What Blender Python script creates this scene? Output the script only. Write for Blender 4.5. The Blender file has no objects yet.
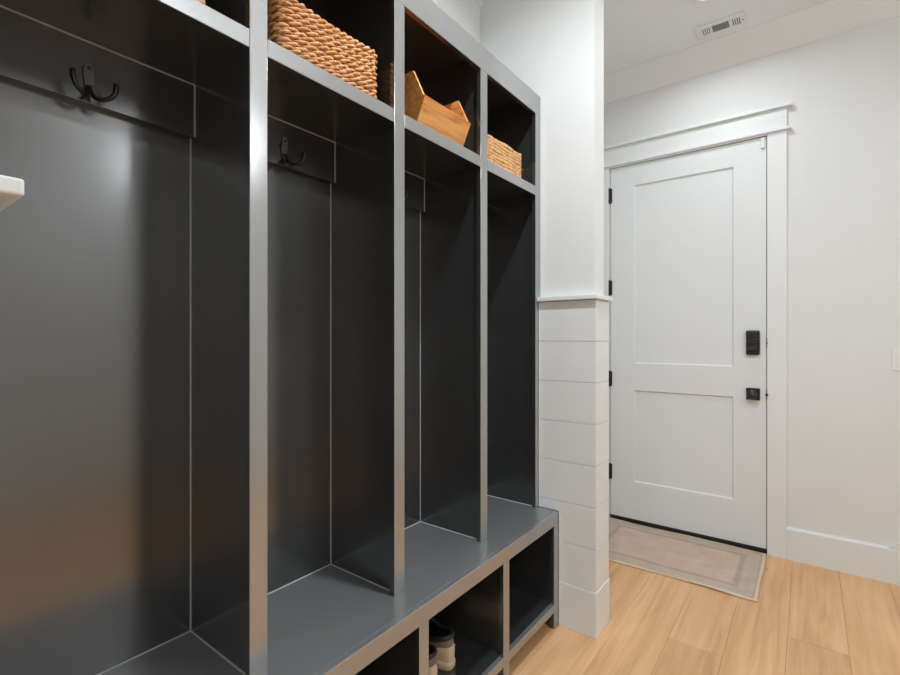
import bpy, bmesh, math, random
from mathutils import Vector, Matrix
random.seed(7)
S = bpy.context.scene
COL = S.collection
PI = math.pi

# ------------------------------------------------------------------ materials
def new_mat(name):
    m = bpy.data.materials.new(name); m.use_nodes = True
    nt = m.node_tree
    return m, nt, nt.nodes['Principled BSDF']

def nd(nt, t, **kw):
    n = nt.nodes.new(t)
    for k, v in kw.items():
        if k.startswith('i_'):
            n.inputs[k[2:].replace('_', ' ')].default_value = v
        else:
            setattr(n, k, v)
    return n

def plain(name, col, rough=0.5, metal=0.0, spec=0.5, var=0.04, nscale=12.0, bump=0.0, bscale=200.0, rvar=0.0, coat=0.0, ior=1.5):
    m, nt, b = new_mat(name)
    tc = nd(nt, 'ShaderNodeTexCoord')
    nz = nd(nt, 'ShaderNodeTexNoise', i_Scale=nscale, i_Detail=4.0)
    nt.links.new(tc.outputs['Object'], nz.inputs['Vector'])
    mr = nd(nt, 'ShaderNodeMapRange')
    mr.inputs['To Min'].default_value = 1 - var; mr.inputs['To Max'].default_value = 1 + var
    nt.links.new(nz.outputs['Fac'], mr.inputs['Value'])
    mx = nd(nt, 'ShaderNodeVectorMath', operation='SCALE')
    mx.inputs[0].default_value = col
    nt.links.new(mr.outputs[0], mx.inputs['Scale'])
    nt.links.new(mx.outputs[0], b.inputs['Base Color'])
    b.inputs['Roughness'].default_value = rough
    b.inputs['Metallic'].default_value = metal
    b.inputs['Specular IOR Level'].default_value = spec
    b.inputs['IOR'].default_value = ior
    if coat: b.inputs['Coat Weight'].default_value = coat
    if rvar:
        r2 = nd(nt, 'ShaderNodeMapRange')
        r2.inputs['To Min'].default_value = rough - rvar; r2.inputs['To Max'].default_value = rough + rvar
        nt.links.new(nz.outputs['Fac'], r2.inputs['Value'])
        nt.links.new(r2.outputs[0], b.inputs['Roughness'])
    if bump:
        n2 = nd(nt, 'ShaderNodeTexNoise', i_Scale=bscale, i_Detail=2.0)
        nt.links.new(tc.outputs['Object'], n2.inputs['Vector'])
        bp = nd(nt, 'ShaderNodeBump', i_Strength=bump, i_Distance=0.002)
        nt.links.new(n2.outputs['Fac'], bp.inputs['Height'])
        nt.links.new(bp.outputs[0], b.inputs['Normal'])
    return m

M = {}
M['wall'] = plain('wall_paint', (0.775, 0.785, 0.78), 0.75, var=0.015, bump=0.05, bscale=300)
M['ceil'] = plain('ceiling_paint', (0.84, 0.86, 0.87), 0.8, var=0.01)
M['trim'] = plain('white_trim_paint', (0.81, 0.825, 0.825), 0.38, var=0.012)
M['door'] = plain('white_door_paint', (0.78, 0.80, 0.805), 0.4, var=0.012)
M['char_shaded'] = plain('charcoal_lacquer_shaded', (0.034, 0.0355, 0.0362), 0.2, spec=0.5, ior=2.4, var=0.06, nscale=5, bump=0.012, bscale=420, rvar=0.03)  # locker paint with the interior shade put into its colour
M['frame'] = plain('charcoal_lacquer_lit', (0.185, 0.192, 0.191), 0.2, spec=0.5, ior=3.4, var=0.05, nscale=5, bump=0.01, bscale=420, rvar=0.02)  # same locker paint, lightened for the lit front faces
M['seat'] = plain('charcoal_lacquer_half_lit', (0.165, 0.17, 0.17), 0.22, spec=0.5, ior=2.8, var=0.06, nscale=5, bump=0.01, bscale=420, rvar=0.03)  # same locker paint again, tone between lit and shaded for the seat
M['caulk'] = plain('paint_bead', (0.42, 0.43, 0.43), 0.3, var=0.25, nscale=25)
M['black'] = plain('matte_black_metal', (0.012, 0.012, 0.013), 0.38, spec=0.5, var=0.1)
M['plate'] = plain('dark_grey_metal', (0.15, 0.152, 0.152), 0.3, spec=0.6, var=0.1)  # even grey, paler than the prongs
M['glossblack'] = plain('gloss_black_plastic', (0.008, 0.008, 0.009), 0.12, var=0.1)
M['key'] = plain('keypad_grey', (0.022, 0.022, 0.023), 0.3)
M['dark'] = plain('black_sweep_rubber', (0.015, 0.014, 0.013), 0.6)  # black rubber of the door sweep
M['bronze'] = plain('bronze_threshold', (0.035, 0.027, 0.02), 0.45, metal=0.3)
M['plastic'] = plain('white_plastic', (0.82, 0.82, 0.80), 0.35, var=0.01)
M['ventdark'] = plain('vent_dark_grey', (0.10, 0.10, 0.10), 0.7)  # dark grey for the vent backing and its screw
M['beige'] = plain('beige_leather', (0.74, 0.57, 0.38), 0.6, var=0.08, nscale=40, bump=0.1, bscale=500)
M['sole'] = plain('cream_rubber', (0.72, 0.555, 0.37), 0.55, var=0.06)
M['taupe'] = plain('taupe_mesh_fabric', (0.22, 0.17, 0.14), 0.85, var=0.3, nscale=300, bump=0.4, bscale=800)
M['lining'] = plain('black_shoe_lining', (0.018, 0.018, 0.019), 0.45, var=0.2, nscale=60)
M['lace'] = plain('beige_lace', (0.5, 0.4, 0.28), 0.8, var=0.2, nscale=200)
M['groove'] = plain('floor_gap', (0.26, 0.14, 0.07), 0.8)

def emis(name, col, strength):
    m, nt, b = new_mat(name)
    b.inputs['Base Color'].default_value = (0.8, 0.8, 0.8, 1)
    b.inputs['Emission Color'].default_value = (*col, 1)
    b.inputs['Emission Strength'].default_value = strength
    nz = nd(nt, 'ShaderNodeTexNoise', i_Scale=8.0)
    mr = nd(nt, 'ShaderNodeMapRange'); mr.inputs['To Min'].default_value = .35; mr.inputs['To Max'].default_value = .45
    nt.links.new(nz.outputs['Fac'], mr.inputs['Value']); nt.links.new(mr.outputs[0], b.inputs['Roughness'])
    return m
M['lens'] = emis('lit_lens', (1.0, 0.93, 0.83), 6.0)

def ramp(nt, stops):
    r = nd(nt, 'ShaderNodeValToRGB')
    e = r.color_ramp.elements
    while len(e) < len(stops): e.new(0.5)
    for i, (p, c) in enumerate(stops):
        e[i].position = p; e[i].color = (*c, 1)
    return r

def floor_mat():
    m, nt, b = new_mat('oak_plank_floor')
    L = nt.links.new
    tc = nd(nt, 'ShaderNodeTexCoord')
    at = nd(nt, 'ShaderNodeAttribute', attribute_name='plank')
    # shift the grain from plank to plank
    mul = nd(nt, 'ShaderNodeMath', operation='MULTIPLY'); mul.inputs[1].default_value = 37.0
    L(at.outputs['Fac'], mul.inputs[0])
    cmb = nd(nt, 'ShaderNodeCombineXYZ'); L(mul.outputs[0], cmb.inputs['X']); L(mul.outputs[0], cmb.inputs['Z'])
    add = nd(nt, 'ShaderNodeVectorMath', operation='ADD'); L(tc.outputs['Object'], add.inputs[0]); L(cmb.outputs[0], add.inputs[1])
    mp = nd(nt, 'ShaderNodeMapping'); mp.inputs['Scale'].default_value = (26.0, 1.3, 26.0); L(add.outputs[0], mp.inputs['Vector'])
    n1 = nd(nt, 'ShaderNodeTexNoise', i_Scale=1.0, i_Detail=7.0, i_Roughness=0.62, i_Distortion=0.7); L(mp.outputs[0], n1.inputs['Vector'])
    mp2 = nd(nt, 'ShaderNodeMapping'); mp2.inputs['Scale'].default_value = (5.0, 0.9, 5.0); L(add.outputs[0], mp2.inputs['Vector'])
    n2 = nd(nt, 'ShaderNodeTexNoise', i_Scale=1.0, i_Detail=3.0, i_Distortion=1.2); L(mp2.outputs[0], n2.inputs['Vector'])
    r1 = ramp(nt, [(0.25, (0.58, 0.315, 0.14)), (0.5, (0.735, 0.435, 0.215)), (0.78, (0.81, 0.515, 0.28))])
    L(n1.outputs['Fac'], r1.inputs[0])
    r2 = ramp(nt, [(0.3, (0.89, 0.84, 0.78)), (0.7, (1.06, 1.07, 1.09))])
    L(n2.outputs['Fac'], r2.inputs[0])
    mm = nd(nt, 'ShaderNodeMix', data_type='RGBA', blend_type='MULTIPLY'); mm.inputs[0].default_value = 1.0
    L(r1.outputs[0], mm.inputs[6]); L(r2.outputs[0], mm.inputs[7])
    r3 = ramp(nt, [(0.0, (0.88, 0.85, 0.83)), (0.5, (1.0, 1.0, 1.0)), (1.0, (1.08, 1.09, 1.10))])
    L(at.outputs['Fac'], r3.inputs[0])
    m3 = nd(nt, 'ShaderNodeMix', data_type='RGBA', blend_type='MULTIPLY'); m3.inputs[0].default_value = 1.0
    L(mm.outputs[2], m3.inputs[6]); L(r3.outputs[0], m3.inputs[7])
    # knots
    mp4 = nd(nt, 'ShaderNodeMapping'); mp4.inputs['Scale'].default_value = (5.0, 2.6, 5.0); L(add.outputs[0], mp4.inputs['Vector'])
    v = nd(nt, 'ShaderNodeTexVoronoi', i_Scale=1.0); L(mp4.outputs[0], v.inputs['Vector'])
    r4 = ramp(nt, [(0.018, (0.30, 0.2, 0.13)), (0.05, (1, 1, 1))])
    L(v.outputs['Distance'], r4.inputs[0])
    m4 = nd(nt, 'ShaderNodeMix', data_type='RGBA', blend_type='MULTIPLY'); m4.inputs[0].default_value = 0.85
    L(m3.outputs[2], m4.inputs[6]); L(r4.outputs[0], m4.inputs[7])
    L(m4.outputs[2], b.inputs['Base Color'])
    b.inputs['Roughness'].default_value = 0.42
    bp = nd(nt, 'ShaderNodeBump', i_Strength=0.12, i_Distance=0.001); L(n1.outputs['Fac'], bp.inputs['Height']); L(bp.outputs[0], b.inputs['Normal'])
    return m
M['floor'] = floor_mat()

def wood_mat():
    m, nt, b = new_mat('orange_acacia_wood')
    L = nt.links.new
    tc = nd(nt, 'ShaderNodeTexCoord')
    mp = nd(nt, 'ShaderNodeMapping'); mp.inputs['Scale'].default_value = (40, 5, 40); L(tc.outputs['Object'], mp.inputs['Vector'])
    n1 = nd(nt, 'ShaderNodeTexNoise', i_Scale=1.0, i_Detail=5.0, i_Distortion=1.0); L(mp.outputs[0], n1.inputs['Vector'])
    r = ramp(nt, [(0.3, (0.60, 0.19, 0.045)), (0.5, (0.80, 0.34, 0.09)), (0.72, (0.90, 0.46, 0.15))])
    L(n1.outputs['Fac'], r.inputs[0]); L(r.outputs[0], b.inputs['Base Color'])
    b.inputs['Roughness'].default_value = 0.4
    return m
M['wood'] = wood_mat()

def straw_mat(name, a, bcol, c):
    m, nt, b = new_mat(name)
    L = nt.links.new
    tc = nd(nt, 'ShaderNodeTexCoord')
    n1 = nd(nt, 'ShaderNodeTexNoise', i_Scale=75.0, i_Detail=6.0); L(tc.outputs['Object'], n1.inputs['Vector'])
    r = ramp(nt, [(0.3, a), (0.5, bcol), (0.7, c)])
    L(n1.outputs['Fac'], r.inputs[0]); L(r.outputs[0], b.inputs['Base Color'])
    b.inputs['Roughness'].default_value = 0.65
    n2 = nd(nt, 'ShaderNodeTexNoise', i_Scale=500.0); L(tc.outputs['Object'], n2.inputs['Vector'])
    bp = nd(nt, 'ShaderNodeBump', i_Strength=0.4, i_Distance=0.002); L(n2.outputs['Fac'], bp.inputs['Height']); L(bp.outputs[0], b.inputs['Normal'])
    return m
M['straw'] = straw_mat('seagrass_rope', (0.34, 0.13, 0.035), (0.62, 0.29, 0.10), (0.80, 0.47, 0.22))
M['straw2'] = straw_mat('pale_seagrass_rope', (0.46, 0.22, 0.07), (0.72, 0.41, 0.17), (0.84, 0.55, 0.28))

def rug_mat():
    m, nt, b = new_mat('faded_rug_weave')
    L = nt.links.new
    tc = nd(nt, 'ShaderNodeTexCoord')
    sx = nd(nt, 'ShaderNodeSeparateXYZ'); L(tc.outputs['Object'], sx.inputs[0])
    def M2(op, a, bb=None, c=None):
        n = nd(nt, 'ShaderNodeMath', operation=op)
        for i, q in enumerate((a, bb, c)):
            if q is None: continue
            if isinstance(q, (int, float)): n.inputs[i].default_value = q
            else: L(q, n.inputs[i])
        return n.outputs[0]
    ax = M2('SUBTRACT', RW / 2, M2('ABSOLUTE', sx.outputs['X']))
    ay = M2('SUBTRACT', RD / 2, M2('ABSOLUTE', sx.outputs['Y']))
    dd = M2('MINIMUM', ax, ay)                       # distance in from the hem
    nz = nd(nt, 'ShaderNodeTexNoise', i_Scale=9.0, i_Detail=6.0); L(tc.outputs['Object'], nz.inputs['Vector'])
    dw = M2('ADD', dd, M2('MULTIPLY', M2('SUBTRACT', nz.outputs['Fac'], 0.5), 0.012))
    r = ramp(nt, [(0.0, (0.74, 0.60, 0.45)), (0.06, (0.74, 0.60, 0.45)), (0.08, (0.47, 0.385, 0.32)), (0.14, (0.56, 0.465, 0.39)), (0.25, (0.55, 0.435, 0.355)),
                  (0.40, (0.58, 0.455, 0.37)), (0.48, (0.47, 0.375, 0.31)), (0.56, (0.48, 0.38, 0.315)), (0.60, (0.63, 0.475, 0.38)), (1.0, (0.62, 0.46, 0.37))])
    r.color_ramp.interpolation = 'LINEAR'
    L(M2('DIVIDE', dw, 0.2), r.inputs[0])
    r2 = ramp(nt, [(0.3, (0.90, 0.89, 0.88)), (0.7, (1.05, 1.05, 1.05))]); L(nz.outputs['Fac'], r2.inputs[0])
    mm = nd(nt, 'ShaderNodeMix', data_type='RGBA', blend_type='MULTIPLY'); mm.inputs[0].default_value = 1.0
    L(r.outputs[0], mm.inputs[6]); L(r2.outputs[0], mm.inputs[7]); L(mm.outputs[2], b.inputs['Base Color'])
    b.inputs['Roughness'].default_value = 0.95
    b.inputs['Specular IOR Level'].default_value = 0.1
    n2 = nd(nt, 'ShaderNodeTexNoise', i_Scale=350.0); L(tc.outputs['Object'], n2.inputs['Vector'])
    bp = nd(nt, 'ShaderNodeBump', i_Strength=0.4, i_Distance=0.002); L(n2.outputs['Fac'], bp.inputs['Height']); L(bp.outputs[0], b.inputs['Normal'])
    return m
RW, RD = 0.905, 0.619
M['rug'] = rug_mat()

# ------------------------------------------------------------------ mesh helpers
class MB:
    def __init__(self): self.v = []; self.f = []; self.mi = []
    def add(self, vs, fs, mi=0):
        o = len(self.v); self.v += [tuple(p) for p in vs]
        self.f += [tuple(i + o for i in q) for q in fs]; self.mi += [mi] * len(fs)
    def box(self, a, b, bev=0.0, seg=2):
        x0, x1 = sorted((a[0], b[0])); y0, y1 = sorted((a[1], b[1])); z0, z1 = sorted((a[2], b[2]))
        bm = bmesh.new()
        r = bmesh.ops.create_cube(bm, size=1)
        for v in bm.verts:
            v.co = Vector(((x0 + x1) / 2 + v.co.x * (x1 - x0), (y0 + y1) / 2 + v.co.y * (y1 - y0), (z0 + z1) / 2 + v.co.z * (z1 - z0)))
        if bev:
            bmesh.ops.bevel(bm, geom=bm.edges[:], offset=min(bev, .45 * min(x1 - x0, y1 - y0, z1 - z0)), segments=seg, affect='EDGES', profile=0.5)
        self.bm(bm); return self
    def bm(self, bm, mi=0):
        bm.verts.index_update()
        self.add([v.co[:] for v in bm.verts], [[v.index for v in f.verts] for f in bm.faces], mi); bm.free(); return self
    def prism(self, poly, axis, a, b, bev=0.0):
        """poly: list of 2-D points; axis 'y' -> (x,z) extruded in y, 'x' -> (y,z) in x, 'z' -> (x,y) in z"""
        def P(p, t):
            return {'y': (p[0], t, p[1]), 'x': (t, p[0], p[1]), 'z': (p[0], p[1], t)}[axis]
        bm = bmesh.new()
        A = [bm.verts.new(P(p, a)) for p in poly]; B = [bm.verts.new(P(p, b)) for p in poly]
        n = len(poly)
        bm.faces.new(A); bm.faces.new(B[::-1])
        for i in range(n): bm.faces.new((A[i], B[i], B[(i + 1) % n], A[(i + 1) % n]))
        bmesh.ops.recalc_face_normals(bm, faces=bm.faces[:])
        if bev: bmesh.ops.bevel(bm, geom=bm.edges[:], offset=bev, segments=2, affect='EDGES', profile=0.5)
        self.bm(bm); return self
    def tube(self, pts, rad, n=10, closed=False, caps=True, squash=None):
        pts = [Vector(p) for p in pts]; N = len(pts)
        if isinstance(rad, (int, float)): rad = [rad] * N
        vs = []; up = None
        for i, p in enumerate(pts):
            if closed: t = pts[(i + 1) % N] - pts[i - 1]
            else: t = pts[min(i + 1, N - 1)] - pts[max(i - 1, 0)]
            t.normalize()
            if up is None:
                up = Vector((0, 0, 1)) if abs(t.z) < .9 else Vector((1, 0, 0))
            up = (up - t * up.dot(t)).normalized(); sd = t.cross(up)
            for k in range(n):
                a = 2 * PI * k / n
                vs.append(p + (up * math.cos(a) + sd * math.sin(a)) * rad[i])
        fs = []
        for i in range(N if closed else N - 1):
            j = (i + 1) % N
            for k in range(n):
                fs.append((i * n + k, i * n + (k + 1) % n, j * n + (k + 1) % n, j * n + k))
        if caps and not closed:
            fs.append(tuple(range(n))[::-1]); fs.append(tuple((N - 1) * n + k for k in range(n)))
        self.add(vs, fs); return self
    def lathe(self, prof, c, axis='z', n=32):
        """prof: (radius, height along axis)"""
        vs = []; fs = []
        for r, h in prof:
            for k in range(n):
                a = 2 * PI * k / n; x, y = r * math.cos(a), r * math.sin(a)
                d = {'z': (x, y, h), 'y': (x, h, y), 'x': (h, x, y)}[axis]
                vs.append((c[0] + d[0], c[1] + d[1], c[2] + d[2]))
        for i in range(len(prof) - 1):
            for k in range(n):
                fs.append((i * n + k, i * n + (k + 1) % n, (i + 1) * n + (k + 1) % n, (i + 1) * n + k))
        fs.append(tuple(range(n))); fs.append(tuple((len(prof) - 1) * n + k for k in range(n))[::-1])
        self.add(vs, fs); return self
    def build(self, name, mats, parent=None, smooth=False, label=None):
        me = bpy.data.meshes.new(name)
        me.from_pydata(self.v, [], self.f)
        if not isinstance(mats, (list, tuple)): mats = [mats]
        for m in mats: me.materials.append(m)
        for p, i in zip(me.polygons, self.mi): p.material_index = i
        bm = bmesh.new(); bm.from_mesh(me); bmesh.ops.recalc_face_normals(bm, faces=bm.faces[:]); bm.to_mesh(me); bm.free()
        if smooth:
            for p in me.polygons: p.use_smooth = True
        me.update()
        o = bpy.data.objects.new(name, me); COL.objects.link(o)
        if parent:
            o.parent = parent
            o.matrix_parent_inverse = Matrix.Translation(parent.location).inverted() if parent.type == 'EMPTY' else Matrix.Identity(4)
        if label: o['label'] = label
        return o

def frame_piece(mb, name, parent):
    """face-frame member: front in the lit copy of the paint, inside edges in the shaded copy"""
    o = mb.build(name, [M['frame'], M['char_shaded']], parent)
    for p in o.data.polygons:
        if p.normal.x < .3: p.material_index = 1  # returns get the shaded copy, so their shade is in the colour
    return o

def tag(o, label=None, cat=None, group=None, kind=None):
    if label: o['label'] = label
    if cat: o['category'] = cat
    if group: o['group'] = group
    if kind: o['kind'] = kind
    return o
def thing(name, label, cat, loc, group=None):
    o = bpy.data.objects.new(name, None); COL.objects.link(o); o.location = loc; o.empty_display_size = .05
    return tag(o, label, cat, group)
def struct(o, label, cat): return tag(o, label, cat, None, 'structure')

# ------------------------------------------------------------------ key dimensions (metres, floor z = 0)
HC = 1.26                                   # camera height
XF, XB, XK, XH = -0.9713, -0.875, -1.281, -1.2587   # locker face, bench face, back panel, hook board face
XW = -1.300                                 # wall behind the lockers
ZB, ZBU = 0.4954, 0.4425                    # bench top, its underside
ZR0, ZR1 = 1.889, 1.929                     # rail under the cubbies
ZS = 1.9056                                 # underside of the cubby shelf
ZT0, ZT1 = 2.255, 2.3445                    # top rail
ZHB = 1.7714                                # lower edge of hook boards
ST = [(0.096, 0.143), (0.562, 0.605), (1.0145, 1.0585), (1.4745, 1.5195), (1.917, 1.965)]
BT = [(0.1185, 0.160), (0.562, 0.605), (1.0145, 1.0565), (1.477, 1.518), (1.900, 1.9425)]
YWF = 3.305                                 # far wall
CEIL = 3.013
XR, YB = 2.0, -2.4

# ------------------------------------------------------------------ setting
def build_floor():
    mb = MB(); attr = []
    w = 0.199; x = -0.073 - 7 * w
    joints = {(-0.273): [2.137], (-0.073): [2.446]}
    ci = 0
    xs = []
    while x < XR + .1: xs.append(x); x += w
    for x0 in xs:
        x1 = x0 + w
        # cross joints, staggered
        y = -2.6 + random.uniform(0.2, 1.8); cuts = [-2.5]
        if abs(x0 + 0.472) < .02: cuts += [-1.2, 0.5, 2.137]
        elif abs(x0 + 0.073) < .02: cuts += [-0.9, 0.8, 2.446]
        elif abs(x0 + 0.272) < .02: cuts += [-1.6, -0.1, 1.55]
        elif abs(x0 - 0.126) < .02: cuts += [-1.3, 0.2, 1.75]
        else:
            while y < 3.3: cuts.append(y); y += random.uniform(1.3, 1.9)
        cuts.append(3.36)
        for a, b in zip(cuts[:-1], cuts[1:]):
            g, c, d = 0.0003, 0.0008, 0.0012
            X0, X1, Y0, Y1 = x0 + g, x1 - g, a + g, b - g
            vs = [(X0, Y0, -d), (X1, Y0, -d), (X1, Y1, -d), (X0, Y1, -d), (X0 + c, Y0 + c, 0), (X1 - c, Y0 + c, 0), (X1 - c, Y1 - c, 0), (X0 + c, Y1 - c, 0)]
            fs = [(4, 5, 6, 7), (0, 1, 5, 4), (1, 2, 6, 5), (2, 3, 7, 6), (3, 0, 4, 7)]
            mb.add(vs, fs); rv = random.random(); attr += [rv] * 5
    mb.add([(-1.45, -2.55, -.0012), (XR + .1, -2.55, -.0012), (XR + .1, 3.36, -.0012), (-1.45, 3.36, -.0012)], [(0, 1, 2, 3)], 1); attr += [0]
    o = MB.build(mb, 'floor', [M['floor'], M['groove']])
    at = o.data.attributes.new('plank', 'FLOAT', 'FACE')
    for i, v in enumerate(attr): at.data[i].value = v
    for p in o.data.polygons:                                   # all planks face up
        if p.normal.z < 0: p.flip()
    struct(o, 'pale oak plank floor running towards the white door', 'floor')
build_floor()

struct(MB().box((-1.45, YB - .12, CEIL), (XR + .12, YWF + .15, CEIL + .1)).build('ceiling', M['ceil']), 'smooth white ceiling', 'ceiling')
DL, DR, DT = -1.100, -0.198, 2.417          # door slab edges and top
JW = 0.004
wf = MB()
wf.box((-1.45, YWF, 0), (DL - .02, YWF + .14, CEIL)); wf.box((DR + .02, YWF, 0), (XR + .12, YWF + .14, CEIL)); wf.box((DL - .02, YWF, DT + .02), (DR + .02, YWF + .14, CEIL))
struct(wf.build('wall_far', M['wall']), 'light grey wall around the white door', 'wall')
struct(MB().box((XW - .12, YB, 0), (XW, YWF, CEIL)).build('wall_left', M['wall']), 'light grey wall behind and above the charcoal lockers', 'wall')
struct(MB().box((XR, YB, 0), (XR + .12, YWF, CEIL)).build('wall_right', M['wall']), 'light grey wall opposite the lockers', 'wall')
struct(MB().box((XW - .12, YB - .12, 0), (XR + .12, YB, CEIL)).build('wall_back', M['wall']), 'light grey wall behind the viewer', 'wall')

# door slab: stiles, rails, recessed panels
YD = 3.300
d = MB()
dz0 = 0.030
px0, px1 = -0.9396, -0.3637
zs = [(0.282, 0.899), (1.080, 2.279)]
d.box((DL, YD, dz0), (px0, YD + .044, DT)); d.box((px1, YD, dz0), (DR, YD + .044, DT))
for a, b in ((dz0, .282), (.899, 1.080), (2.279, DT)): d.box((px0, YD, a), (px1, YD + .044, b))
door = d.build('door_1', M['door']); struct(door, 'white two-panel door with black hardware', 'door')
for a, b in zs:
    p = MB(); ch = .006
    p.box((px0, YD + .011, a), (px1, YD + .036, b))
    for (q0, q1) in (((px0, a), (px1, a)), ((px1, a), (px1, b)), ((px1, b), (px0, b)), ((px0, b), (px0, a))): pass
    # sloped sticking round the panel
    o_ = [(px0, YD + .0005, a), (px1, YD + .0005, a), (px1, YD + .0005, b), (px0, YD + .0005, b)]
    i_ = [(px0 + ch, YD + .011, a + ch), (px1 - ch, YD + .011, a + ch), (px1 - ch, YD + .011, b - ch), (px0 + ch, YD + .011, b - ch)]
    p.add(o_ + i_, [(k, (k + 1) % 4, 4 + (k + 1) % 4, 4 + k) for k in range(4)])
    p.build('panel', M['door'], door)
MB().box((DL + .002, YD - .004, .016), (DR - .002, YD + .03, dz0)).build('door_sweep', M['dark'], door, label='black rubber strip under the door')
for z in (2.232, 1.596, .969, .329):
    h = MB(); h.tube([(DL - .003, YD - .009, z - .05), (DL - .003, YD - .009, z + .05)], .0075, 12)
    h.lathe([(.004, -.055), (.0065, -.053), (.0065, -.050)], (DL - .003, YD - .009, z)); h.lathe([(.0065, .050), (.0065, .053), (.004, .055)], (DL - .003, YD - .009, z))
    h.box((DL - .014, YD - .004, z - .05), (DL + .012, YD - .0005, z + .05))
    h.build('hinge', M['black'], door, label='black door hinge')
# keypad deadbolt
kx0, kx1, kz0, kz1 = -0.298, -0.229, 1.152, 1.296
kp = MB().box((kx0, YD - .026, kz0), (kx1, YD, kz1), .009, 3).build('keypad_lock', M['black'], door, label='black keypad deadbolt')
kc = (kx0 + kx1) / 2
MB().box((kx0 + .006, YD - .029, kz0 + .062), (kx1 - .006, YD - .0255, kz1 - .008), .003).build('touch_panel', M['glossblack'], kp)
kk = MB()
for r in range(4):
    for c_ in range(3):
        kk.lathe([(.0055, -.0300), (.0055, -.0288)], (kc + (c_ - 1) * .017, YD, kz0 + .078 + r * .016), 'y', 12)
kk.build('key', M['key'], kp)
MB().lathe([(.021, -.025), (.021, -.034), (.017, -.036)], (kc, YD, kz0 + .033), 'y').box((kc - .016, YD - .046, kz0 + .028), (kc + .016, YD - .035, kz0 + .038), .003).build('thumb_turn', M['black'], kp)
# knob
kb = MB().box((kx0, YD - .010, .888), (kx1, YD, .958), .002).build('door_knob', M['black'], door, label='black door knob on a square plate')
MB().lathe([(.011, -.010), (.011, -.030), (.020, -.036), (.0265, -.043), (.0275, -.052), (.024, -.060), (.012, -.0635), (.0, -.064)], (kc, YD, .923), 'y').build('knob', M['black'], kb, smooth=True)
sen = MB().box((DR - .028, YD - .013, 2.352), (DR - .008, YD, 2.414), .003).build('contact_sensor', M['plastic'], door, label='small white alarm contact at top corner')
# jamb, stop and strikes
j = MB()
j.box((DL - .0195, YWF - .016, 0), (DL - JW, YWF + .14, DT + .0195)); j.box((DR + JW, YWF - .016, 0), (DR + .0195, YWF + .14, DT + .0195)); j.box((DL - JW, YWF - .016, DT + JW), (DR + JW, YWF + .14, DT + .0195))
j.box((DL - JW, YD + .046, 0), (DL + .012, YD + .08, DT + JW)); j.box((DR - .012, YD + .046, 0), (DR + JW, YD + .08, DT + JW)); j.box((DL - JW, YD + .046, DT - .012), (DR + JW, YD + .08, DT + JW))
struct(j.build('trim_1', M['trim']), 'white door jamb', 'trim')
stk = MB()
for z in (1.222, .923):
    stk.box((DR + .0005, YD - .0105, z - .03), (DR + .0035, YD + .03, z + .03), .001); stk.lathe([(.004 if z > 1 else .008, -.012), (.004 if z > 1 else .008, -.0105)], (DR + .003, YD, z), 'y', 20)
stk.build('strike_plate', M['black'], door, label='black strike plates on the jamb')
struct(MB().box((DL - JW, YWF + .003, 0), (DR + JW, YWF + .14, .016)).build('trim_2', M['bronze']), 'dark bronze threshold under the door', 'trim')
# casing
CF = YWF - .017
c = MB()
c.box((DR + .006, CF, 0), (-.1016, YWF, DT + .012), .0015); c.box((DL - .100, CF, 0), (DL - .006, YWF, DT + .012), .0015)
c.box((DL - .126, CF - .017, DT + .012), (-.082, YWF, DT + .026), .002)             # fillet
c.box((DL - .100, CF, DT + .026), (-.1016, YWF, 2.558), .0015)                        # head board
c.box((DL - .130, CF - .021, 2.558), (-.079, YWF, 2.577), .002)                      # cap
struct(c.build('trim_3', M['trim']), 'white craftsman casing with a ledge head round the door', 'trim')
# baseboards
def baseboard(name, poly_pts, axis, a, b, lab):
    struct(MB().prism(poly_pts, axis, a, b).build(name, M['trim']), lab, 'baseboard')
BH = .183
baseboard('baseboard_far', [(YWF, 0), (CF + .001, 0), (CF + .001, BH - .012), (CF + .007, BH), (YWF, BH)], 'x', -.1012, XR, 'tall white baseboard right of the door')
baseboard('baseboard_right', [(XR, 0), (XR - .016, 0), (XR - .016, BH - .012), (XR - .010, BH), (XR, BH)], 'y', YB, YWF - .02, 'white baseboard opposite the lockers')
baseboard('baseboard_left', [(XW, 0), (XW + .016, 0), (XW + .016, BH - .012), (XW + .010, BH), (XW, BH)], 'y', 2.125, YWF - .02, 'white baseboard beside the door, behind the short wall')

# stair skirt that starts to rise at the right edge of the picture
struct(MB().prism([(.323, BH - .001), (.90, BH - .001 + .74 * .577), (.90, .30), (.60, BH - .001)], 'y', CF + .001, YWF).build('trim_8', M['trim']), 'white skirt board rising from the baseboard right of the door', 'trim')
# crown mouldings
a_ = .1265
def crown(prof_axis, base, sign, p, q, name, lab):
    z0 = CEIL - a_
    pts = [(base, z0), (base + sign * .004, z0), (base + sign * a_, CEIL - .004), (base + sign * a_, CEIL), (base, CEIL)]
    struct(MB().prism(pts, prof_axis, p, q).build(name, M['trim']), lab, 'trim')
crown('x', YWF, -1, XW, XR, 'trim_4', 'white crown moulding over the door wall')
crown('y', XW, 1, 2.10, YWF, 'trim_5', 'white crown moulding left of the door')
crown('y', XW, 1, .08, 1.966, 'trim_6', 'white crown moulding above the lockers')
crown('y', XR, -1, YB, YWF, 'trim_7', 'white crown moulding opposite the lockers')

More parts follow.
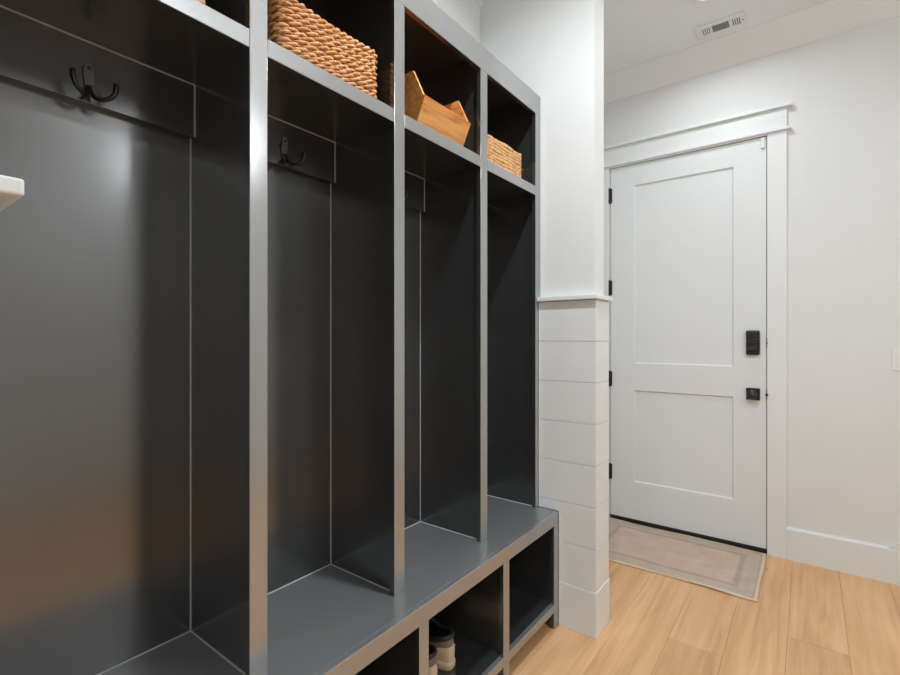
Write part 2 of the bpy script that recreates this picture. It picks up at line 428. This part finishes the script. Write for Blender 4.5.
# short return walls at both ends of the lockers: drywall core, shiplap, ledge, base
XE = -.7235
def partition(name, y0, y1, dirn, lab, n0):
    """dirn: +1 the locker side is y0 (far stub), -1 the locker side is y1 (near stub)"""
    w = MB().box((XW, y0, 0), (XE, y1, CEIL)).build(name, M['wall']); struct(w, lab, 'wall')
    t = .0215; te = .0150
    seams = [BH + .008, .368, .542, .716, .890, 1.065, 1.239, 1.4155]
    sl = MB()
    for zi, (z0, z1) in enumerate(zip(seams[:-1], seams[1:])):
        g = .0013
        a0, a1 = z0 + g, z1 - g
        # locker-side face (in front of the cabinet only), end, other side
        inn = (y0 - t, y0) if dirn > 0 else (y1, y1 + t)
        out = (y1, y1 + t) if dirn > 0 else (y0 - t, y0)
        if a1 < ZB + .03: xl = XB + .0008
        elif a0 > ZB: xl = XF + .0008
        else: xl = None
        if xl is not None:
            sl.box((xl, inn[0], a0), (XE + te, inn[1], a1), .0008, 1)
        else:
            sl.box((XB + .0008, inn[0], a0), (XE + te, inn[1], a1), .0008, 1)
            sl.box((XF + .0008, inn[0], ZB + .0015), (XB + .0008, inn[1], a1), .0008, 1)
        sl.box((XE, y0, a0), (XE + te, y1, a1), .0008, 1)
        sl.box((XW + .02, out[0], a0), (XE + te, out[1], a1), .0008, 1)
    # dark-free backing so that the seams read as grooves
    sl.box((XB + .002, (y0 - t + .004) if dirn > 0 else y1, BH), (XE + te - .004, y0 if dirn > 0 else y1 + t - .004, ZB))
    sl.box((XF + .002, (y0 - t + .004) if dirn > 0 else y1, ZB + .002), (XE + te - .004, y0 if dirn > 0 else y1 + t - .004, 1.415))
    sl.box((XE, y0 - .002, BH), (XE + te - .004, y1 + .002, 1.415))
    sl.build('shiplap', M['trim'], w, label='white horizontal shiplap boards')
    lo = MB()
    ya, yb = (y0 - t - .020, y1 + t + .02)
    if dirn > 0:
        lo.box((XF + .001, ya, 1.416), (XE + te + .013, y0, 1.435), .0025, 2)
        lo.box((XE - .0005, y0 - .004, 1.416), (XE + te + .013, yb, 1.435), .0025, 2)
    else:
        lo.box((XF + .001, y1, 1.416), (XE + te + .013, yb, 1.435), .003, 3)
        lo.box((XE - .0005, ya, 1.416), (XE + te + .013, y1 + .004, 1.435), .0025, 2)
    lo.build('ledge', M['trim'], w, label='white ledge capping the shiplap')
    b = MB(); e = .003
    i0, i1 = (y0 - t - e, y0) if dirn > 0 else (y1, y1 + t + e)
    b.box((XB + .0008, i0, 0), (XE + te + e, i1, BH + .008), .002)
    b.box((XE, y0 - .002, 0), (XE + te + e, y1 + t + e if dirn > 0 else y1, BH + .008), .002)
    b.build('baseboard', M['trim'], w)
partition('wall_partition_far', 1.966, 2.082, 1, 'short white return wall with shiplap at far end of lockers', 0)
partition('wall_partition_near', -.02, .095, -1, 'short white return wall with ledge at near end of lockers', 0)

# ------------------------------------------------------------------ lockers
BV = .0014
lk = thing('locker_cabinet', 'built-in charcoal open lockers standing on the long bench, cubbies on top', 'lockers', (-1.12, 1.03, ZB))
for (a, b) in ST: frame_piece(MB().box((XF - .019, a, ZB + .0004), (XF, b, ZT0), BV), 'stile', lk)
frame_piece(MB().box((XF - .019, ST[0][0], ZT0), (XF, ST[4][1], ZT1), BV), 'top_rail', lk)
MB().box((XK - .012, ST[0][0], ZT1 - .022), (XF - .0192, ST[4][1], ZT1 - .002)).build('top_panel', M['char_shaded'], lk)
panels = []
for i, (a, b) in enumerate(ST):
    if i == 0: p0, p1 = a, b - .012
    elif i == 4: p0, p1 = a + .016, b
    else: p0, p1 = a + .0165, b - .009
    panels.append((p0, p1))
    MB().box((XK, p0, ZB + .0004), (XF - .0188, p1, ZT1 - .022)).build('divider' if 0 < i < 4 else 'side_panel', M['char_shaded'], lk)
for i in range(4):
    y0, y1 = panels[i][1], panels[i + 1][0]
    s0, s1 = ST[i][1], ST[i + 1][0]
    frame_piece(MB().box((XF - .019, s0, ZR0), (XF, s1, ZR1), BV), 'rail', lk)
    MB().box((XK, y0, ZS), (XF - .0188, y1, ZR1 - .0015)).build('shelf', M['char_shaded'], lk)
    MB().box((XK - .012, y0 - .003, ZB + .0004), (XK, y1 + .003, ZT1 - .022)).build('back_panel', M['char_shaded'], lk)
    MB().box((XK, y0, ZHB), (XH, y1, ZS), .0012).build('hook_board', M['char_shaded'], lk)
    # painted-over caulk in the inner corners
    cb = MB(); r = .0028
    def bead(p, q, n1, n2):
        p, q, n1, n2 = map(Vector, (p, q, n1, n2))
        cb.add([p, p + n1 * r, p + n2 * r, q, q + n1 * r, q + n2 * r], [(0, 1, 2), (5, 4, 3), (0, 3, 4, 1), (1, 4, 5, 2), (2, 5, 3, 0)])
    X, Yp, Ym, Zp, Zm = (1, 0, 0), (0, 1, 0), (0, -1, 0), (0, 0, 1), (0, 0, -1)
    bead((XK, y0, ZB), (XK, y1, ZB), X, Zp)
    bead((XK, y1, ZB), (XK, y1, ZHB), X, Ym); bead((XK, y0, ZB), (XK, y0, ZHB), X, Yp)
    bead((XK, y1, ZB), (XF - .02, y1, ZB), Ym, Zp)
    bead((XH, y0, ZS), (XH, y1, ZS), X, Zm)
    bead((XH, y1, ZHB), (XH, y1, ZS), X, Ym)
    cb.build('caulk_line', M['caulk'], lk)

# bench
bn = thing('storage_bench', 'long charcoal bench with open shoe cubbies under the lockers', 'bench', (-1.08, 1.03, 0))
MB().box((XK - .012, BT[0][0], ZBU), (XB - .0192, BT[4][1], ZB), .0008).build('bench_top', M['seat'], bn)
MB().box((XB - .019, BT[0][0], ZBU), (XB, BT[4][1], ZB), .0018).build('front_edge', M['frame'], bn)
ZL = .106
for i, (a, b) in enumerate(BT):
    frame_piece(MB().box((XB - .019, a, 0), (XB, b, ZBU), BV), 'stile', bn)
    if i == 0: p0, p1 = a, b - .012
    elif i == 4: p0, p1 = a + .016, b
    else: p0, p1 = a + .016, b - .009
    MB().box((XK, p0, .0005), (XB - .0188, p1, ZBU - .0002)).build('divider' if 0 < i < 4 else 'side_panel', M['char_shaded'], bn)
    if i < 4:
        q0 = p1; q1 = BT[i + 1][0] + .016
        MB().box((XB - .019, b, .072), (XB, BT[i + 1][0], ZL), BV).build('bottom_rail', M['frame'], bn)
        MB().box((XK, q0, .086), (XB - .0188, q1, ZL - .0008)).build('bottom_shelf', M['char_shaded'], bn)
        MB().box((XK - .012, q0, 0.001), (XK, q1, ZBU - .0002)).build('back_panel', M['char_shaded'], bn)
        MB().box((XB - .075, q0, 0.0005), (XB - .060, q1, .0855)).build('toe_kick', M['char_shaded'], bn)

# ------------------------------------------------------------------ coat hooks
def bez(p0, p1, p2, p3, n):
    P = [Vector(p) for p in (p0, p1, p2, p3)]; out = []
    for i in range(n + 1):
        t = i / n; u = 1 - t
        out.append(P[0] * u**3 + P[1] * 3 * u * u * t + P[2] * 3 * u * t * t + P[3] * t**3)
    return out
def make_hook(y, label):
    z = 1.82
    h = thing('coat_hook', label, 'coat hook', (XH, y, z), 'double coat hooks on the hook boards')
    # tear-shaped back plate, wide at the top
    out = []
    for k in range(28):
        a = 2 * PI * k / 28
        zz = .036 * math.cos(a); wd = .0092 + .0042 * math.cos(a)
        out.append((y + wd * math.sin(a), z + .002 + zz))
    MB().prism(out, 'x', XH + .0002, XH + .0052, .0015).build('back_plate', M['plate'], h, smooth=False)
    sc = MB().lathe([(.0042, .0052), (.0042, .0066), (.002, .0075)], (XH, y, z + .026), 'x', 14); sc.build('screw', M['black'], h)
    for s in (-1, 1):
        p = bez((XH + .0058, y + s * .002, z - .014), (XH + .011, y + s * .003, z - .046), (XH + .034, y + s * .012, z - .052), (XH + .040, y + s * .028, z - .040), 12)
        p += bez(p[-1], (XH + .043, y + s * .036, z - .034), (XH + .044, y + s * .039, z - .022), (XH + .043, y + s * .0385, z - .009), 8)[1:]
        n = len(p)
        rad = [.0042 + .0012 * (i / n) for i in range(n)]
        p += [p[-1] + Vector((-.0005, 0, .003)), p[-1] + Vector((-.0008, 0, .0052))]; rad += [.0042, .0018]
        MB().tube(p, rad, 12).build('prong', M['black'], h, smooth=True)
    return h
make_hook(.352, 'black double coat hook in the leftmost, nearest locker')
make_hook(.838, 'black double coat hook in the second locker from the left')
make_hook(1.297, 'black double coat hook mostly hidden in the third locker from the left')

# ------------------------------------------------------------------ woven baskets
def rr_path(hx, hy, rad, step):
    """points along a rounded rectangle, centred on the origin"""
    segs = []
    pts = []
    cs = [(hx - rad, hy - rad, 0), (-hx + rad, hy - rad, PI / 2), (-hx + rad, -hy + rad, PI), (hx - rad, -hy + rad, 1.5 * PI)]
    dense = []
    for cx, cy, a0 in cs:
        for k in range(9):
            a = a0 + k / 8 * PI / 2
            dense.append(Vector((cx + rad * math.cos(a), cy + rad * math.sin(a), 0)))
    dense.append(dense[0])
    L = [0]
    for a, b in zip(dense[:-1], dense[1:]): L.append(L[-1] + (b - a).length)
    n = max(8, int(L[-1] / step)); out = []; k = 0
    for i in range(n):
        s = L[-1] * i / n
        while L[k + 1] < s: k += 1
        t = (s - L[k]) / (L[k + 1] - L[k]); p = dense[k].lerp(dense[k + 1], t)
        tg = (dense[k + 1] - dense[k]).normalized()
        out.append((p, Vector((tg.y, -tg.x, 0)), s))
    return out, L[-1]
def rope_row(mb, hx, hy, z, r, pitch, strands, phase, sgn=1, jit=0.0):
    path, L = rr_path(hx, hy, .025, pitch / 9)
    turns = round(L / pitch); n = len(path)
    for s in range(strands):
        pts = []; rd = []
        for i, (p, nrm, sl) in enumerate(path):
            a = 2 * PI * turns * i / n * sgn + 2 * PI * s / strands + phase
            w = 1 + jit * math.sin(i * 1.7 + phase * 5) * .5
            pts.append(p + nrm * (math.cos(a) * r * .55) + Vector((0, 0, z + math.sin(a) * r * .64 + jit * r * 1.1 * math.sin(i * .13 + phase * 3))))
            rd.append(r * .44 * w)
        mb.tube(pts, rd, 6, closed=True)
def make_basket(name, label, cat, c, hx, hy, height, rows, pitch, strands, mat, group, tilt=0.0):
    b = thing(name, label, cat, c, group)
    r = height / rows / 2
    body = MB()
    for k in range(rows - 1):
        rope_row(body, hx - r, hy - r, 1.56 * r + k * (height - 2.89 * r) / (rows - 1), r * 1.08, pitch, strands, k * 2.4 + random.random(), 1, .22)
    def place(o):
        o.parent = b; o.matrix_parent_inverse = Matrix.Identity(4)
        return o
    wbod = place(body.build('woven_body', mat, smooth=True))
    rim = MB(); rope_row(rim, hx - r, hy - r, height - 1.33 * r, r * 1.15, pitch * .9, strands, .4, 1, .3)
    place(rim.build('rim', mat, smooth=True))
    ins = MB(); q = r * 1.7
    ins.box((-hx + q, -hy + q, .0004), (hx - q, hy - q, .008))
    t = .004
    for a, bb in (((-hx + q, -hy + q), (hx - q, -hy + q + t)), ((-hx + q, hy - q - t), (hx - q, hy - q)), ((-hx + q, -hy + q), (-hx + q + t, hy - q)), ((hx - q - t, -hy + q), (hx - q, hy - q))):
        ins.box((a[0], a[1], .002), (bb[0], bb[1], height - r * 1.2))
    place(ins.build('inner_wall', mat))
    fz = MB()                                          # loose fibre ends
    for _ in range(46):
        s = random.choice((-1, 1)); yy = random.uniform(-hy + .02, hy - .02); zz = random.uniform(.02, height - .004)
        p0 = Vector((hx - .002, yy, zz)); dv = Vector((random.uniform(.002, .006), random.uniform(-.012, .012), random.uniform(-.004, .009)))
        fz.tube([p0, p0 + dv * .5, p0 + dv], [.0007, .0006, .0003], 4)
    fo = place(fz.build('loose_fibres', mat)); fo['kind'] = 'stuff'; fo.parent = wbod
    return b
ZC = ZR1 - .0014
b2 = make_basket('woven_basket', 'large orange seagrass basket in the second cubby, left of the wooden bin', 'basket', (-1.004 - .12, .823, ZC), .12, .174, .165, 9, .074, 3, M['straw'], 'coarse seagrass baskets in the cubbies')
b1 = b2.copy(); COL.objects.link(b1); b1.location = (-1.004 - .12, .322, ZC)
b1['label'] = 'seagrass basket in the nearest cubby, only its corner showing at the top edge'
for ch in list(b2.children):
    k = ch.copy(); COL.objects.link(k); k.parent = b1; k.matrix_parent_inverse = Matrix.Identity(4)
    for g in ch.children:
        q = g.copy(); COL.objects.link(q); q.parent = k; q.matrix_parent_inverse = Matrix.Identity(4)
make_basket('woven_basket', 'small pale fine-woven basket in the farthest cubby, beside the white wall', 'basket', (-1.000 - .115, 1.716, ZC), .115, .147, .130, 9, .034, 3, M['straw2'], None)

# ------------------------------------------------------------------ wooden bin
wb = thing('wooden_bin', 'orange wooden bin with angled front in the third cubby', 'storage bin', (-1.11, 1.301, ZC))
Y0, Y1 = 1.171, 1.430
tk = .009
fb, ft = Vector((-1.035, ZC + .0002)), Vector((-.985, 2.0375))
dv = (ft - fb).normalized(); nv = Vector((-dv.y, dv.x))      # towards the back
fr = [fb, ft, ft + nv * tk, fb + nv * tk]
fr[3] = fb + Vector((-tk * 1.12, 0))
MB().prism([tuple(p) for p in fr], 'y', Y0, Y1, .0008).build('front_panel', M['wood'], wb)
ex0 = -1.235
for a, b in ((Y0, Y0 + tk), (Y1 - tk, Y1)):
    pl = [(fb.x - tk * 1.14, ZC + .0002), tuple(ft + nv * (tk + .0002)), (ft.x + nv.x * tk, ft.y + .004), (-1.037, 2.133), (ex0 + tk, 2.133), (ex0 + tk, ZC + .0002)]
    MB().prism(pl, 'y', a, b, .0008).build('end_panel', M['wood'], wb)
MB().box((ex0, Y0, ZC + .0002), (ex0 + tk - .0002, Y1, 2.133), .0008).build('back_panel', M['wood'], wb)
MB().box((ex0 + tk, Y0 + tk + .0002, ZC + .0002), (fb.x - tk * 1.16, Y1 - tk - .0002, ZC + .009)).build('base', M['wood'], wb)

# ------------------------------------------------------------------ shoes (heels out, toes to the back)
def make_shoe(loc, rz, flip, label):
    s = thing('sneaker', label, 'shoe', loc, 'pair of beige sneakers'); s.rotation_euler.z = rz; s.scale = (1.04, 1.04, 1.15)
    N = 48; L = .275
    def sole_pt(a, grow=0.0):
        # a=0 toe (-x), a=pi heel (+x); x from 0 (heel) to -L (toe)
        cx = -L / 2 - math.cos(a) * (L / 2 + grow)
        u = (-cx) / L
        w = .036 + .014 * max(0, math.sin(PI * min(1, max(0, (u - .15) / .95)))) ** 1.0
        sy = math.sin(a); sg = 1 if sy >= 0 else -1
        yy = sg * abs(sy) ** .55 * (w + grow)
        yy += flip * .008 * math.sin(PI * u) * (1 if u > .3 else .4)
        return Vector((cx, yy, 0))
    def col_pt(a):
        cx = -.078 - math.cos(a) * .068; sy = math.sin(a); yy = math.copysign(abs(sy) ** .8, sy) * .036
        u = (-cx - .014) / .128
        z = .090 + .008 * math.cos(2 * PI * u) + .022 * u * u
        return Vector((cx, yy, z))
    A = [2 * PI * k / N for k in range(N)]
    def attach(o):
        o.parent = s; o.matrix_parent_inverse = Matrix.Identity(4); return o
    so = MB(); vs = []; rings = [(0, -.004), (.006, .001), (.020, .003), (.027, .001), (.027, -.006)]
    for z, g in rings:
        for a in A:
            p = sole_pt(a, g); zz = z + (.006 * max(0, (-p.x - .2) / .075) ** 2 if z < .02 else 0)
            vs.append((p.x, p.y, zz))
    fs = [(i * N + k, i * N + (k + 1) % N, (i + 1) * N + (k + 1) % N, (i + 1) * N + k) for i in range(len(rings) - 1) for k in range(N)]
    fs += [tuple(range(N))[::-1], tuple((len(rings) - 1) * N + k for k in range(N))]
    so.add(vs, fs); attach(so.build('sole', M['sole'], smooth=True))
    R = 14
    def up_pt(a, t):
        B = sole_pt(a, -.002) + Vector((0, 0, .024)); T = col_pt(a)
        toe = max(0, math.cos(a)) ** 1.5
        c1 = B + Vector((0, math.copysign(.004, B.y) if abs(B.y) > .004 else 0, .045)) + Vector((.004 if math.cos(a) < -.5 else 0, 0, 0)); c1.z = .062 + .004 * (1 - toe)
        c2 = T + Vector((-.03 * toe, (B.y - T.y) * .5, -.028 + .012 * toe)) + (Vector((.009, 0, -.006)) if math.cos(a) < -.4 else Vector((0, 0, 0)))
        u = 1 - t
        return B * u**3 + c1 * 3 * u * u * t + c2 * 3 * u * t * t + T * t**3
    split = 9
    up = MB(); vs = [up_pt(a, i / R) for i in range(split + 1) for a in A]
    up.add(vs, [(i * N + k, i * N + (k + 1) % N, (i + 1) * N + (k + 1) % N, (i + 1) * N + k) for i in range(split) for k in range(N)])
    upo = attach(up.build('upper', M['beige'], smooth=True))
    cu = MB(); vs = [up_pt(a, i / R) for i in range(split, R + 1) for a in A]
    cu.add(vs, [(i * N + k, i * N + (k + 1) % N, (i + 1) * N + (k + 1) % N, (i + 1) * N + k) for i in range(R - split) for k in range(N)])
    attach(cu.build('ankle_band', M['taupe'], smooth=True))
    attach(MB().tube([col_pt(a) for a in A], [.0078] * N, 10, closed=True).build('padded_collar', M['lining'], smooth=True))
    li = MB(); vs = []
    for t, sc, z in ((0, .97, None), (.3, .9, .08), (.7, .86, .05), (1, .8, .034)):
        for a in A:
            p = col_pt(a); vs.append((-.078 + (p.x + .078) * sc, p.y * sc, p.z if z is None else z))
    li.add(vs, [(i * N + k, i * N + (k + 1) % N, (i + 1) * N + (k + 1) % N, (i + 1) * N + k) for i in range(3) for k in range(N)] + [tuple(3 * N + k for k in range(N))])
    attach(li.build('lining', M['lining'], smooth=True))
    tg = MB(); pts = [(-.150, 0, .086), (-.132, 0, .104), (-.120, 0, .122), (-.113, 0, .134)]
    vs = []
    for x, y, z in pts:
        for k in range(7):
            q = (k / 6 - .5) * 2; vs.append((x + .008 * q * q, q * .024, z - .006 * q * q)); 
    n0 = len(vs)
    vs += [(a + .005, b, c) for a, b, c in vs]
    fs = [(i * 7 + k, i * 7 + k + 1, (i + 1) * 7 + k + 1, (i + 1) * 7 + k) for i in range(3) for k in range(6)]
    fs += [tuple(n0 + i for i in f)[::-1] for f in fs]
    tg.add(vs, fs); attach(tg.build('tongue', M['lining'], smooth=True))
    for k in range(4):
        x = -.152 - k * .018; z = .093 - k * .006
        attach(MB().tube([(x, -.024, z - .010), (x - .004, -.012, z + .001), (x - .005, 0, z + .004), (x - .004, .012, z + .001), (x, .024, z - .010)], .0026, 6).build('lace', M['lace'], smooth=True)).parent = upo
    # small stitched heel mark
    p = up_pt(PI * .93, .55)
    attach(MB().box((p.x - .002, p.y - .006, p.z - .003), (p.x + .0022, p.y + .006, p.z + .0005), .0008).build('heel_tab', M['taupe'])).parent = upo
    return s
make_shoe((-.984, 1.318, ZL - .0003), 0.03, 1, 'right one of the beige sneakers, deeper in the shoe cubby')
make_shoe((-.972, 1.205, ZL - .0003), -0.03, -1, 'left one of the beige sneakers, half hidden by the cubby post')

# ------------------------------------------------------------------ rug
def rug():
    mb = MB(); nx, ny = 60, 40; vs = []
    for iy in range(ny + 1):
        for ix in range(nx + 1):
            x = (ix / nx - .5) * RW; y = (iy / ny - .5) * RD
            e = min(RW / 2 - abs(x), RD / 2 - abs(y))
            wob = .0022 * math.sin(x * 13 + 1) * math.sin(y * 9 + x * 5)
            xx = x + .003 * math.sin(y * 14); yy = y + .004 * math.sin(x * 11 + .6) + .0015 * math.sin(x * 31)
            z = .007 + wob * (1 if e > .01 else .6) + (.0035 * max(0, math.sin(x * 9 - .5)) if y < -RD / 2 + .03 else 0)
            vs.append((xx, yy, z))
    n = len(vs)
    fs = [(iy * (nx + 1) + ix, iy * (nx + 1) + ix + 1, (iy + 1) * (nx + 1) + ix + 1, (iy + 1) * (nx + 1) + ix) for iy in range(ny) for ix in range(nx)]
    vs += [(x, y, max(.0003, z - .006)) for x, y, z in vs]
    fs2 = [tuple(n + i for i in f)[::-1] for f in fs]
    bd = [ix for ix in range(nx + 1)] + [iy * (nx + 1) + nx for iy in range(1, ny + 1)] + [ny * (nx + 1) + ix for ix in range(nx - 1, -1, -1)] + [iy * (nx + 1) for iy in range(ny - 1, 0, -1)]
    fs3 = [(bd[i], n + bd[i], n + bd[(i + 1) % len(bd)], bd[(i + 1) % len(bd)]) for i in range(len(bd))]
    mb.add(vs, fs + fs2 + fs3)
    o = mb.build('door_mat', M['rug'], smooth=True)
    o.location = (-.197 - RW / 2, 2.673 + RD / 2, 0)
    tag(o, 'faded beige bordered rug lying on the floor before the white door', 'rug')
rug()

# ------------------------------------------------------------------ switch, vent, downlights
sw = thing('light_switch', 'white light switch on the wall right of the door', 'switch', (.373, YWF, 1.145))
MB().box((.337, YWF - .006, 1.086), (.409, YWF, 1.205), .0025).build('wall_plate', M['plastic'], sw)
MB().prism([(YWF - .0062, 1.112), (YWF - .0082, 1.112), (YWF - .0105, 1.179), (YWF - .0062, 1.179)], 'x', .356, .390, .0006).build('rocker', M['plastic'], sw)

vt = thing('ceiling_vent', 'white louvered vent in the ceiling near the door wall', 'vent', (-.400, 3.060, CEIL))
vx0, vx1, vy0, vy1 = -.520, -.279, 2.990, 3.128
MB().box((vx0 + .012, vy0 + .012, CEIL - .002), (vx1 - .012, vy1 - .012, CEIL - .0004)).build('dark_backing', M['ventdark'], vt, label='dark sheet behind the louvers for the shaded duct')  # flat dark sheet painted for the shade inside the duct
f = MB(); zb, zt = CEIL - .008, CEIL - .0002
f.box((vx0, vy0, zb), (vx1, vy0 + .034, zt), .002); f.box((vx0, vy1 - .034, zb), (vx1, vy1, zt), .002)
f.box((vx0, vy0 + .034, zb), (vx0 + .026, vy1 - .034, zt)); f.box((vx1 - .026, vy0 + .034, zb), (vx1, vy1 - .034, zt))
cx0, cx1 = -.440, -.358
f.box((cx0 - .012, vy0 + .034, zb), (cx0, vy1 - .034, zt)); f.box((cx1, vy0 + .034, zb), (cx1 + .012, vy1 - .034, zt))
f.build('frame', M['trim'], vt)
for k in range(6):
    y = vy0 + .040 + k * .0115
    MB().prism([(y, zb + .0005), (y + .0015, zb), (y + .0075, zt - .002), (y + .006, zt - .002)], 'x', cx0, cx1).build('louver', M['trim'], vt)
for x0, x1 in ((vx0 + .026, cx0 - .012), (cx1 + .012, vx1 - .026)):
    n = 4; w = (x1 - x0) / n
    for k in range(n):
        MB().box((x0 + k * w, vy0 + .034, zb + .001), (x0 + k * w + w * .55, vy1 - .034, zb + .003)).build('louver', M['trim'], vt)
MB().lathe([(.004, -.0095), (.004, -.008)], (vx1 - .012, (vy0 + vy1) / 2, CEIL), 'z', 14).build('screw', M['ventdark'], vt)

LP = [(-.42, 1.13, 1.3), (-.41, 2.715, .36), (1.15, 1.13, .45), (1.15, -.9, .6), (-.40, -1.5, .9)]  # last three are unseen, added to brighten walls and ceiling
LAB = ['recessed ceiling light in front of the lockers', 'recessed ceiling light near the door, glowing at the top edge', 'unseen recessed light added opposite the lockers',
       'unseen recessed light added behind the viewer to the right', 'unseen recessed light added behind the viewer']
PW = 17.0
for (x, y, k), lab in zip(LP, LAB):
    t = thing('recessed_light', lab, 'ceiling light', (x, y, CEIL), 'recessed ceiling lights')
    ring = MB(); n = 40; prof = [(.055, -.0005), (.055, -.004), (.060, -.008), (.080, -.006), (.084, -.0005)]
    vs = [(x + r * math.cos(2 * PI * q / n), y + r * math.sin(2 * PI * q / n), CEIL + h) for r, h in prof for q in range(n)]
    m_ = len(prof)
    ring.add(vs, [(i * n + q, i * n + (q + 1) % n, ((i + 1) % m_) * n + (q + 1) % n, ((i + 1) % m_) * n + q) for i in range(m_) for q in range(n)])
    ring.build('trim_ring', M['trim'], t, smooth=True)
    MB().lathe([(.0548, -.0035), (.0548, -.0008)], (x, y, CEIL), 'z', 40).build('lens', M['lens'], t, label='lit lens')
    ld = bpy.data.lights.new('downlight_lamp', 'AREA'); ld.energy = PW * k; ld.color = (.89, .955, 1.0)
    ld.shape = 'DISK'; ld.size = .11; ld.spread = math.radians(160)
    lo = bpy.data.objects.new('downlight_lamp', ld); COL.objects.link(lo); lo.location = (x, y, CEIL - .012)

# invented globe pendant, out of view, added to brighten ceiling and walls
M['globe'] = emis('added_globe_glow', (.91, .965, 1.0), 27.0)
gp = thing('added_globe_pendant', 'invented opal globe opposite the lockers, added for brightness', 'ceiling light', (0.92, 1.42, CEIL))
MB().lathe([(.0, -.028), (.03, -.026), (.06, -.018), (.062, -.0005)], (0.92, 1.42, CEIL), 'z').build('canopy', M['black'], gp, smooth=True)
MB().tube([(0.92, 1.42, CEIL - .02), (0.92, 1.42, 2.55)], .006, 12).build('stem', M['black'], gp)
MB().lathe([(.15 * math.sin(PI * k / 24), 2.42 - .15 * math.cos(PI * k / 24)) for k in range(25)], (0.92, 1.42, 0), 'z').build('globe', M['globe'], gp, smooth=True)

# ------------------------------------------------------------------ world, camera, colour
w = bpy.data.worlds.new('World'); S.world = w; w.use_nodes = True
w.node_tree.nodes['Background'].inputs[0].default_value = (.6, .7, .8, 1)
w.node_tree.nodes['Background'].inputs[1].default_value = .05
cd = bpy.data.cameras.new('camera'); cd.sensor_width = 36; cd.lens = 36 * 475.26 / 900; cd.shift_y = -1.03 / 900
cd.clip_start = .02
cam = bpy.data.objects.new('camera', cd); COL.objects.link(cam)
cam.location = (0, 0, HC); cam.rotation_euler = (PI / 2, 0, .6474)
S.camera = cam
vs_ = S.view_settings
vs_.view_transform = 'Standard'; vs_.look = 'None'; vs_.gamma = 1.0; vs_.use_curve_mapping = False
vs_.exposure = -0.04
